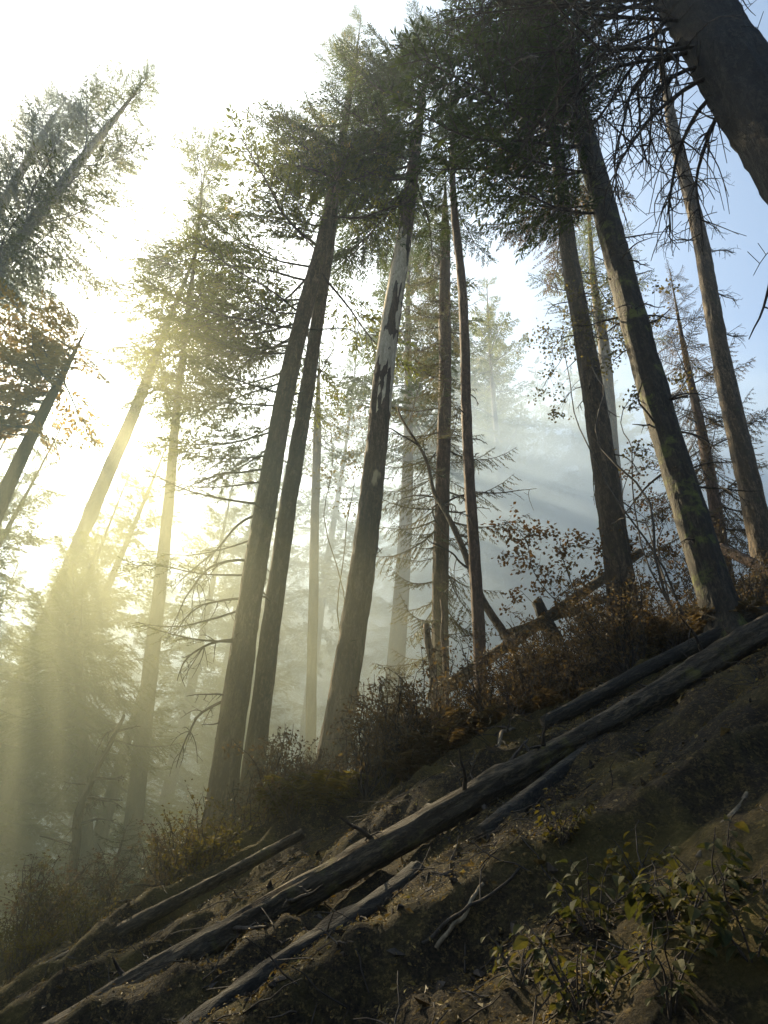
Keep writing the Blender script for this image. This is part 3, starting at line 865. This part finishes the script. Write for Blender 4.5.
# ------------------------------------------------------------------ crest undergrowth: shrubs (things) and a loose mass (stuff)
def shrub_meshes(seed, leafy, R=.45, H=.6, mat='twig_brown', size=.035, nst=16):
    rng = np.random.default_rng(seed)
    sb = MB(); fb = MB()
    for i in range(nst):
        a = rng.uniform(0, 6.28); rr = R * rng.uniform(.2, 1)
        tip = np.array([math.cos(a) * rr, math.sin(a) * rr, H * rng.uniform(.45, 1.1)])
        P = curve_pts(np.zeros(3) - [0, 0, .05], tip, 8, -.06, .07, rng)
        sb.add(*tube(P, np.linspace(.006, .002, 8), 4, False))
        for k in range(5):
            j = rng.integers(3, 8)
            e = P[j] + nrm(rng.normal(size=3) + np.array([0, 0, .3])) * rng.uniform(.08, .22)
            P2 = curve_pts(P[j], e, 5, .0, .08, rng)
            sb.add(*tube(P2, np.linspace(.003, .0012, 5), 3, False))
            n = rng.poisson(leafy)
            if n:
                B = P2[rng.integers(1, 5, n)] + rng.normal(size=(n, 3)) * .018
                d = rng.normal(size=(n, 3)); d[:, 2] -= .3
                V, Q = cards(B, d, rng.uniform(.6, 1.3, n) * size, rng.uniform(.35, .6, n) * size, None, rng)
                fb.add(V, Q)
    return sb.mesh('stems', M['dead']), fb.mesh('leaves', M[mat], (0, 0, 0), False)


def fern_meshes(seed, mat, n=9, L=.55):
    rng = np.random.default_rng(seed)
    sb = MB(); fb = MB()
    for i in range(n):
        a = i * 6.28 / n + rng.normal() * .3; l = L * rng.uniform(.7, 1.15)
        t = np.linspace(0, 1, 14)
        P = np.stack([np.cos(a) * t * l * .85, np.sin(a) * t * l * .85, l * (1.05 * t - .85 * t ** 2.2)], -1)
        sb.add(*tube(P, np.linspace(.004, .0015, 14), 3, False))
        tt = np.linspace(.12, .99, 26)
        B = np.stack([np.interp(tt, t, P[:, c]) for c in range(3)], -1)
        tang = nrm(np.array([np.cos(a), np.sin(a), 0])); sd = np.array([-np.sin(a), np.cos(a), 0])
        for s in (1, -1):
            d = tang * .45 + sd * s + np.array([0, 0, -.15])
            Lf = .16 * l / .55 * np.sin(np.clip(tt * 1.15 + .12, 0, 1) * math.pi) ** .7 + .012
            V, Q = cards(B, np.tile(d, (26, 1)) + rng.normal(size=(26, 3)) * .12, Lf, Lf * .2 + .006, np.tile([0, 0, 1.], (26, 1)), rng)
            fb.add(V, Q)
    return sb.mesh('stems', M['dead']), fb.mesh('fronds', M[mat], (0, 0, 0), False)


SH = [shrub_meshes(70 + i, lf, R, H, mt) for i, (lf, R, H, mt) in enumerate([(9, .45, .6, 'twig_brown'), (6, .5, .7, 'twig_brown'), (10, .4, .5, 'leaf_olive')])]
FN = [fern_meshes(80 + i, mt) for i, mt in enumerate(['twig_brown', 'leaf_olive'])]


def put_shrub(kind, u, v, sc, rng, label, name, cat, group, fall=9.0):
    p = hit(u, v, gz_smooth)
    if p is None:
        p = at(u, v, fall)
    p = ground_at(p)
    sm, lm = kind
    root = empty(name, p, label, cat, group)
    root.rotation_euler = (0, 0, rng.uniform(0, 6.28)); root.scale = (sc,) * 3
    link('stems', sm, root); link('fronds' if 'fern' in name else 'leaves', lm, root)
    return root


rs = np.random.default_rng(91)
def sil(u):                                    # picture row of the crest
    return float(np.interp(u, [0, 40, 135, 219, 295, 365, 430, 492, 551, 610, 669, 729, 790], [962, 940, 892, 852, 815, 780, 750, 720, 692, 663, 635, 608, 580]))

for i in range(70):
    u = rs.uniform(235, 770); k = rs.integers(0, 2)
    put_shrub(SH[k], u, sil(u) + rs.uniform(-2, 34), rs.uniform(.7, 1.5), rs, 'low dry brown shrub in the undergrowth along the crest', 'dry_shrub', 'shrub', 'dry brown shrubs along the crest', 8.8)
for i in range(26):
    u = rs.uniform(0, 330)
    put_shrub(SH[2 if i % 2 else 1], u, sil(u) + rs.uniform(-2, 40), rs.uniform(.6, 1.2), rs, 'low dark olive shrub in the shade at the foot of the smoky hollow', 'olive_shrub', 'shrub', 'olive shrubs along the low end of the crest', 8.8)
for i in range(24):
    u = rs.uniform(380, 740)
    put_shrub(FN[0], u, sil(u) + rs.uniform(2, 40), rs.uniform(.6, 1.0), rs, 'withered brown fern among the shrubs along the crest', 'withered_fern', 'fern', 'withered ferns along the crest', 8.8)
for i in range(8):
    u = rs.uniform(225, 330)
    put_shrub(FN[1], u, sil(u) + rs.uniform(-4, 30), rs.uniform(.8, 1.3), rs, 'olive fern growing between the joined pair and the peeling trunk', 'olive_fern', 'fern', 'olive ferns between the trunks', 8.8)

# small bushy conifer between the twin trunks and the peeling trunk
def small_fir(name, label, u, v, D, H, Lmax, n, mat, seed, kind='fir'):
    p = at(u, v, D); p = ground_at(p)
    root = empty(name, p, label, 'tree')
    mb = MB(); hs = np.linspace(-.1, H, 16)
    ax = lambda h: p + np.array([.05 * math.sin(h * 2 + seed), .04 * math.cos(h * 1.7), h])
    mb.add(*tube(np.array([ax(h) for h in hs]), np.linspace(.035, .006, 16), 7, True))
    link('trunk', mb.mesh('trunk', M['bark'], p), root)
    link('crown', crown_mesh('crown', ax, .12, H, Lmax, n, kind, [M['dead'], M[mat]], seed, origin=p, Lmin=.2, shape=.6), root)

small_fir('fir_sapling', 'knee-high bushy fir sapling between the joined pair and the peeling trunk', 268, 800, 9.2, 1.15, .75, 46, 'needle_brown', 3)
small_fir('fir_sapling', 'dark bushy fir sapling under the bare leaning sapling, lower left', 115, 880, 9.3, .9, .7, 36, 'needle', 4)
small_fir('fir_sapling', 'small brownish fir sapling right of the foot of the peeling trunk', 392, 745, 9.3, 1.5, .8, 46, 'needle_brown', 5, 'spruce')

# loose undergrowth and litter
def build_undergrowth():
    rng = np.random.default_rng(101); sb = MB(); n = 9000
    x = rng.uniform(-5, 7.5, n * 2); y = 8.4 + .10 * np.abs(x) + rng.normal(size=n * 2) * .75
    dens = vnoise(x * 1.2, y * 1.2, 0, 8) > -.35
    x = x[dens][:n]; y = y[dens][:n]; z = gz(x, y)
    n = len(x)
    P = np.stack([x, y, z + rng.uniform(0, 1, n) ** 2 * .38], -1)
    V, Q = cards(P, rng.normal(size=(n, 3)) + np.array([0, 0, .3]), rng.uniform(.03, .08, n), rng.uniform(.012, .035, n), None, rng)
    sb.add(V, Q, m=1)
    for i in range(700):
        j = rng.integers(n); b = np.array([x[j], y[j], z[j]])
        e = b + nrm(rng.normal(size=3) * np.array([1, 1, .5]) + np.array([0, 0, .8])) * rng.uniform(.2, .7)
        pth = curve_pts(b, e, 6, -.08, .08, rng)
        sb.add(*tube(pth, np.linspace(.0045, .0015, 6), 3, False), )
    o = link('undergrowth', sb.mesh('undergrowth', [M['dead'], M['twig_brown']], (0, 0, 0), False))
    tag(o, 'loose brown tangle of dry stalks and leaves along the crest', 'undergrowth', kind='stuff')


def build_litter():
    rng = np.random.default_rng(102); n = 120000
    y = 2.3 + 6.8 * rng.uniform(0, 1, n); x = rng.uniform(-.55, .85, n) * (y + 1.2)
    keep = vnoise(x * 1.6, y * 1.6, 0, 13) + .35 * vnoise(x * 6, y * 6, 0, 14) > rng.uniform(-.9, .5, n)
    x, y = x[keep], y[keep]; n = len(x); z = gz(x, y)
    e = .03; nx_ = (gz(x - e, y) - gz(x + e, y)) / (2 * e); ny_ = (gz(x, y - e) - gz(x, y + e)) / (2 * e)
    N_ = np.stack([nx_, ny_, np.ones(n)], -1); N_ /= np.linalg.norm(N_, axis=1, keepdims=True)
    d = rng.normal(size=(n, 3)); d -= (d * N_).sum(1)[:, None] * N_ * .8
    s = rng.uniform(.008, .022, n) * (1 + .9 * (rng.uniform(size=n) > .9))
    V, Q = cards(np.stack([x, y, z], -1) + N_ * rng.uniform(.003, .015, n)[:, None], d, s, s * rng.uniform(.25, .6, n), N_, rng, .3)
    mb = MB(); mb.add(V, Q, m=1)
    oct_ = np.array([[1, 0, 0], [0, 1, 0], [-1, 0, 0], [0, -1, 0], [0, 0, 1], [0, 0, -1.0]])
    ot = [(0, 1, 4), (1, 2, 4), (2, 3, 4), (3, 0, 4), (1, 0, 5), (2, 1, 5), (3, 2, 5), (0, 3, 5)]
    for i in range(4200):                      # bark chips, cones, crumbs of soil
        j = rng.integers(n); q = min(rng.gamma(2.0, .006) + .004, .024)
        V = oct_ * np.array([q * rng.uniform(.8, 2.6), q * rng.uniform(.5, 1), q * rng.uniform(.3, .8)]) + rng.normal(size=(6, 3)) * q * .25
        mb.add(V @ rot(rng.uniform(0, 6.28), rng.normal() * .5, rng.normal() * .5).T + [x[j], y[j], z[j] + q * .2], None, ot, m=int(rng.random() < .35))
    for i in range(2600):
        j = rng.integers(n); b = np.array([x[j], y[j], z[j] + .008])
        dd = d[j] / np.linalg.norm(d[j]); l = rng.uniform(.06, .3)
        q = b + dd * l; q[2] = max(q[2], float(gz(q[0], q[1])) + .01)
        mb.add(*tube(curve_pts(b, q, 5, 0, .08, rng), np.linspace(.004, .002, 5), 4, False))
    o = link('leaf_litter', mb.mesh('leaf_litter', [M['dead'], M['litter']], (0, 0, 0), False))
    tag(o, 'fallen leaves, needles and twigs scattered over the slope', 'leaf litter', kind='stuff')


build_undergrowth(); build_litter()

# ------------------------------------------------------------------ leafy plants, lower right
def broad_leaf(mb, p, d, L, W, rng, nrmv):
    """a pointed oval leaf, folded along its midrib and curling at the tip"""
    d = nrm(d); s = nrm(np.cross(d, nrmv)); n = np.cross(s, d)
    t = np.array([0, .18, .42, .68, .88, 1.0]); w = np.array([.0, .62, 1.0, .8, .38, .0]) * W * .5
    curl = -.35 * L * t ** 2.2
    mid = p + d * (t[:, None] * L) + n * curl[:, None]
    lf = mid[1:5] + s * w[1:5, None] + n * (w[1:5, None] * .35)
    rt = mid[1:5] - s * w[1:5, None] + n * (w[1:5, None] * .35)
    V = np.concatenate([mid, lf, rt])
    Q = [(1, 2, 7, 6), (2, 3, 8, 7), (3, 4, 9, 8), (2, 1, 10, 11), (3, 2, 11, 12), (4, 3, 12, 13)]
    T = [(0, 1, 6), (4, 5, 9), (1, 0, 10), (5, 4, 13)]
    mb.add(V, Q, T)


def leafy_plant(name, label, u, v, stems, L, seed, mat='leaf_green', H=.5, per=7, group=None, lean=(0, 0)):
    rng = np.random.default_rng(seed)
    p = gp(u, v)
    root = empty(name, p, label, 'plant', group)
    sb = MB(); lb = MB()
    for i in range(stems):
        a = rng.uniform(0, 6.28); h = H * rng.uniform(.6, 1.15)
        tip = p + np.array([math.cos(a) * h * .55 + lean[0] * h, math.sin(a) * h * .45 + lean[1] * h, h * rng.uniform(.5, 1.0)])
        P = curve_pts(p - [0, 0, .03], tip, 14, -.08, .05, rng)
        sb.add(*tube(P, np.linspace(.0034, .0014, 14), 5, False))
        for k in range(per):
            f = .25 + .75 * (k + rng.uniform(0, .6)) / per; j = min(13, int(f * 13))
            d = nrm(np.array([math.cos(a + (1.2 if k % 2 else -1.2) + rng.normal() * .4), math.sin(a + (1.2 if k % 2 else -1.2) + rng.normal() * .4), rng.uniform(-.75, .15)]))
            q = P[j] + d * .025
            sb.add(*tube(np.array([P[j], q]), .0014, 3, False))
            l = L * rng.uniform(.55, 1.2)
            broad_leaf(lb, q, d, l, l * rng.uniform(.5, .72), rng, nrm(np.array([0, 0, 1.]) + rng.normal(size=3) * .35))
    link('stems', sb.mesh('stems', M['dead'], p), root)
    link('leaves', lb.mesh('leaves', M[mat], p, False), root)


leafy_plant('leafy_plant', 'green broad-leaved plant under the leaning stick, largest of the plants', 672, 930, 11, .055, 111, H=.22, per=10)
leafy_plant('leafy_plant', 'broad-leaved plant with one upright leaf, left of the largest plant', 592, 935, 8, .055, 112, H=.26, per=9)
leafy_plant('leafy_plant', 'green plant filling the bottom right corner', 752, 960, 9, .052, 113, H=.26, per=10)
leafy_plant('leafy_plant', 'low green plant on the bottom edge, left of the largest plant', 580, 1010, 9, .045, 114, H=.28, per=10)
leafy_plant('leafy_plant', 'plant with drooping leaves on the bottom edge, right of the low plant', 668, 1012, 8, .050, 115, H=.28, per=10)
leafy_plant('leafy_plant', 'leafy shoot with pale leaves above the largest plant', 640, 880, 6, .05, 116, H=.24, per=7, mat='leaf_olive')
leafy_plant('leafy_plant', 'plant with dark leaves close to the right edge, above the corner plant', 715, 905, 8, .05, 117, H=.24, per=9)
leafy_plant('small_leaved_plant', 'small bushy clump of tiny yellowish leaves alone in the middle of the bare slope', 562, 842, 12, .026, 118, H=.20, per=12, mat='leaf_olive')
leafy_plant('leafy_plant', 'small shoot of a few leaves near the lower middle of the slope', 520, 985, 6, .04, 119, H=.22, per=6)

# ------------------------------------------------------------------ distant trees in the hollow (shared trunk and crown meshes)
def far_proto(seed, H, Lmax, n, z0, mat):
    ax = lambda h: np.array([.15 * math.sin(h * .25 + seed), .12 * math.cos(h * .21 + seed), h])
    hs = np.arange(-1.5, H, .6)
    tb = MB(); tb.add(*tube(np.array([ax(h) for h in hs]), np.maximum(.26 * (1 - hs / H), .02), 8, True))
    return tb.mesh('trunk', M['bark']), crown_mesh('crown', ax, z0, H - .2, Lmax, n, 'soft', [M['dead'], M[mat]], seed, gap=.08, shape=.65)


PROTO = [far_proto(201, 26, 3.6, 62, 6, 'needle_mid'), far_proto(202, 22, 3.0, 58, 3, 'needle_mid'), far_proto(203, 29, 3.4, 54, 12, 'needle'), far_proto(204, 17, 2.8, 60, 1.5, 'needle_mid')]
FAR_LABEL = {0: 'pale full fir fading into the smoke beyond the crest', 1: 'pale fir of middle height fading into the smoke beyond the crest', 2: 'pale long-trunked fir fading into the smoke beyond the crest', 3: 'pale short bushy fir fading into the smoke beyond the crest'}
MID = [far_proto(211, 9, 2.4, 70, .4, 'needle_mid'), far_proto(212, 12.5, 2.6, 84, .6, 'needle_mid'), far_proto(213, 7, 2.2, 60, .3, 'needle_brown'), far_proto(214, 18, 3.0, 96, 1.5, 'needle_mid')]
_ML = ['bushy green fir clothed to the ground, in sunlit smoke at the low end', 'taller bushy fir clothed to the ground, in sunlit smoke at the low end', 'tall feathery fir rising over the bushy firs, in sunlit smoke at the low end', 'bushy brownish fir clothed to the ground, in sunlit smoke at the low end']
MID_LABEL = [_ML[0], _ML[1], _ML[3], _ML[2]]
rm = np.random.default_rng(305); mids = []
for i in range(2000):
    if len(mids) >= 72: break
    a = math.radians(rm.uniform(-56, -9)); D = rm.uniform(12, 27)
    if i < 60: a = math.radians(rm.uniform(-41, -24)); D = rm.uniform(16.5, 24)
    elif i < 300: a = math.radians(rm.uniform(-58, -34)); D = rm.uniform(13, 24)
    x, y = D * math.sin(a), D * math.cos(a)
    if y < 10.5 or any((x - q[0]) ** 2 + (y - q[1]) ** 2 < 3.2 for q in mids): continue
    if a > math.radians(-16) and D < 17: continue
    sa = (x - 1.0) * -.626 + (y - 5.0) * .78; ta = (x - 1.0) * .78 + (y - 5.0) * .626
    if -5 < ta < 5 and 0 < sa < 9.7: continue
    k = int(rm.choice(4, p=[.3, .3, .15, .25])); mids.append((x, y))
    if k == 3 and D < 15: k = 1
    if i < 60: k = 3
    root = empty('bushy_fir', (x, y, float(gz_smooth(x, y))), MID_LABEL[k], 'tree', ['green bushy firs in the smoke', 'taller bushy firs in the smoke', 'brownish bushy firs in the smoke', 'tall feathery firs in the smoke'][k])
    root.rotation_euler = (rm.normal() * .03, rm.normal() * .03, rm.uniform(0, 6.28)); root.scale = (rm.uniform(.8, 1.2),) * 3
    link('trunk', MID[k][0], root); link('crown', MID[k][1], root)
rf = np.random.default_rng(301)
taken = []
for i in range(4000):
    if len(taken) >= 165: break
    a = math.radians(rf.uniform(-52, 46)); D = 17 + 62 * rf.uniform(0, 1) ** 1.1
    if i < 400: a = math.radians(rf.uniform(1.5, 25)); D = rf.uniform(24, 46) if a < .21 else rf.uniform(38, 56)
    if rf.random() < .25: D = rf.uniform(15, 26)
    x, y = D * math.sin(a), D * math.cos(a)
    if math.radians(13) < a and D < 36: continue
    if y < 13.5 or any((x - q[0]) ** 2 + (y - q[1]) ** 2 < 7 for q in taken): continue
    sa = (x - 1.0) * -.626 + (y - 5.0) * .78; ta = (x - 1.0) * .78 + (y - 5.0) * .626
    if -5 < ta < 6 and sa < 27 and sa > 0: continue
    if 2 < math.degrees(a) < 23 and D < 26: continue
    if -43 < math.degrees(a) < -35 and D < 30 and rf.random() < .6: continue
    k = int(rf.choice(4, p=[.3, .25, .3, .15]))
    taken.append((x, y))
    p = (x, y, float(gz_smooth(x, y)))
    root = empty('distant_fir', p, FAR_LABEL[k], 'tree', ['full firs in the smoke', 'middling firs in the smoke', 'long-trunked firs in the smoke', 'bushy firs in the smoke'][k])
    root.rotation_euler = (rf.normal() * .012, rf.normal() * .012, rf.uniform(0, 6.28)); root.scale = (rf.uniform(.85, 1.2) * (1.35 if i < 400 else 1),) * 3
    link('trunk', PROTO[k][0], root); link('crown', PROTO[k][1], root)

# ------------------------------------------------------------------ air
def box_mesh(name, lo, hi, mat):
    lo, hi = np.array(lo, float), np.array(hi, float)
    V = np.array([[(lo, hi)[a][0], (lo, hi)[b][1], (lo, hi)[c][2]] for a in (0, 1) for b in (0, 1) for c in (0, 1)])
    Q = [(0, 1, 3, 2), (4, 6, 7, 5), (0, 4, 5, 1), (2, 3, 7, 6), (0, 2, 6, 4), (1, 5, 7, 3)]
    mb = MB(); mb.add(V, Q)
    return mb.mesh(name, mat, (0, 0, 0), False)


def smoke(label, c, s, density, g=.55, color=(.92, .93, .96), wisp=.1, name='smoke'):
    th = np.linspace(0, math.pi, 33); ph = np.arange(64) * 2 * math.pi / 64
    T_, P_ = np.meshgrid(th, ph, indexing='ij')
    d = np.stack([np.sin(T_) * np.cos(P_), np.sin(T_) * np.sin(P_), np.cos(T_)], -1)
    V = (d * np.array(s)).reshape(-1, 3)
    i = np.arange(32)[:, None] * 64; j = np.arange(64)[None, :]; j2 = (j + 1) % 64
    Q = np.stack([i + j, i + 64 + j, i + 64 + j2, i + j2], -1).reshape(-1, 4)
    mb = MB(); mb.add(V, Q)
    o = link(name, mb.mesh(name, vol_mat('smoke_' + str(round(density, 4)), density, color, g, s, wisp)), None, c)
    tag(o, label, 'smoke', kind='stuff')


HAZE = .0016
lowest = float(gz(-220, -160)); lowest = min(lowest, float(np.min(gz(*np.meshgrid(np.linspace(-220, 220, 200), np.linspace(-160, 320, 200))))))
tag(link('haze', box_mesh('haze', (-222, -162, lowest - 1), (222, 322, 48), vol_mat('haze_air', HAZE, (.84, .93, 1.0), .7))), 'thin smoky air filling the forest', 'haze', kind='stuff')
smoke('bluish bank of smoke filling the hollow beyond the crest', (8, 44, 8), (54, 34, 33), .075, .35, (.62, .73, .86), .09)
smoke('bank of smoke lit by sunbeams on the left of the slope', (-4.9, 10.0, 3.5), (7.0, 7.5, 8.5), .082, .25, (.84, .86, .62), .30)

smoke('thin pale smoke high among the crowns at the upper left', (-11.5, 10, 16), (5.5, 6, 9.5), .09, .3, (.90, .93, .92), .25)
smoke('pale blue smoke drifting between the trunks just beyond the crest', (10, 20.5, 9), (18, 9.5, 17), .21, .3, (.66, .78, .92), .22)
# ------------------------------------------------------------------ light
sd = nrm(ray(30, 310))
el = math.asin(sd[2]); azm = math.atan2(sd[0], sd[1])           # azimuth from +Y towards +X
world = bpy.data.worlds.new('World'); SC.world = world; world.use_nodes = True
wn = world.node_tree
for n in list(wn.nodes): wn.nodes.remove(n)
sky = wn.nodes.new('ShaderNodeTexSky'); sky.sky_type = 'NISHITA'; sky.sun_disc = False
sky.sun_elevation = el; sky.sun_rotation = azm
sky.dust_density = 4.0; sky.air_density = .8; sky.ozone_density = 2.0
bg = wn.nodes.new('ShaderNodeBackground'); bg.inputs[1].default_value = .085
out = wn.nodes.new('ShaderNodeOutputWorld')
tint = mixc(wn.nodes, wn.links, 1.0, sky.outputs[0], (.90, 1.04, 1.0), 'MULTIPLY')
wn.links.new(tint, bg.inputs[0]); wn.links.new(bg.outputs[0], out.inputs[0])

from mathutils import Vector, Matrix
sun = bpy.data.lights.new('sun', 'SUN'); sun.energy = 5.0; sun.angle = math.radians(.5); sun.color = (1, .83, .52)
so = bpy.data.objects.new('sun', sun); COL.objects.link(so)
so.rotation_euler = Vector(tuple(sd)).to_track_quat('Z', 'Y').to_euler()
so.location = (0, 0, 30)

# ------------------------------------------------------------------ camera and render
cam = bpy.data.cameras.new('camera'); co = bpy.data.objects.new('camera', cam); COL.objects.link(co)
cam.sensor_fit = 'VERTICAL'; cam.sensor_height = 36; cam.lens = F / 1024 * 36
cam.clip_start = .05; cam.clip_end = 2000
right, fwd, upv = [np.array([_x[i], _y[i], _w[i]]) for i in range(3)]
mm = Matrix(((right[0], upv[0], -fwd[0]), (right[1], upv[1], -fwd[1]), (right[2], upv[2], -fwd[2])))
co.rotation_euler = mm.to_euler(); co.location = (0, 0, 0)
SC.camera = co
SC.render.engine = 'CYCLES'
SC.cycles.use_denoising = True
SC.cycles.max_bounces = 5; SC.cycles.diffuse_bounces = 3; SC.cycles.glossy_bounces = 1
SC.cycles.transmission_bounces = 3; SC.cycles.transparent_max_bounces = 24
SC.cycles.volume_bounces = 1
SC.cycles.sample_clamp_indirect = 6
SC.view_settings.view_transform = 'Standard'; SC.view_settings.look = 'None'
SC.view_settings.exposure = 1.75; SC.view_settings.gamma = 1.0
SC.view_settings.use_curve_mapping = False
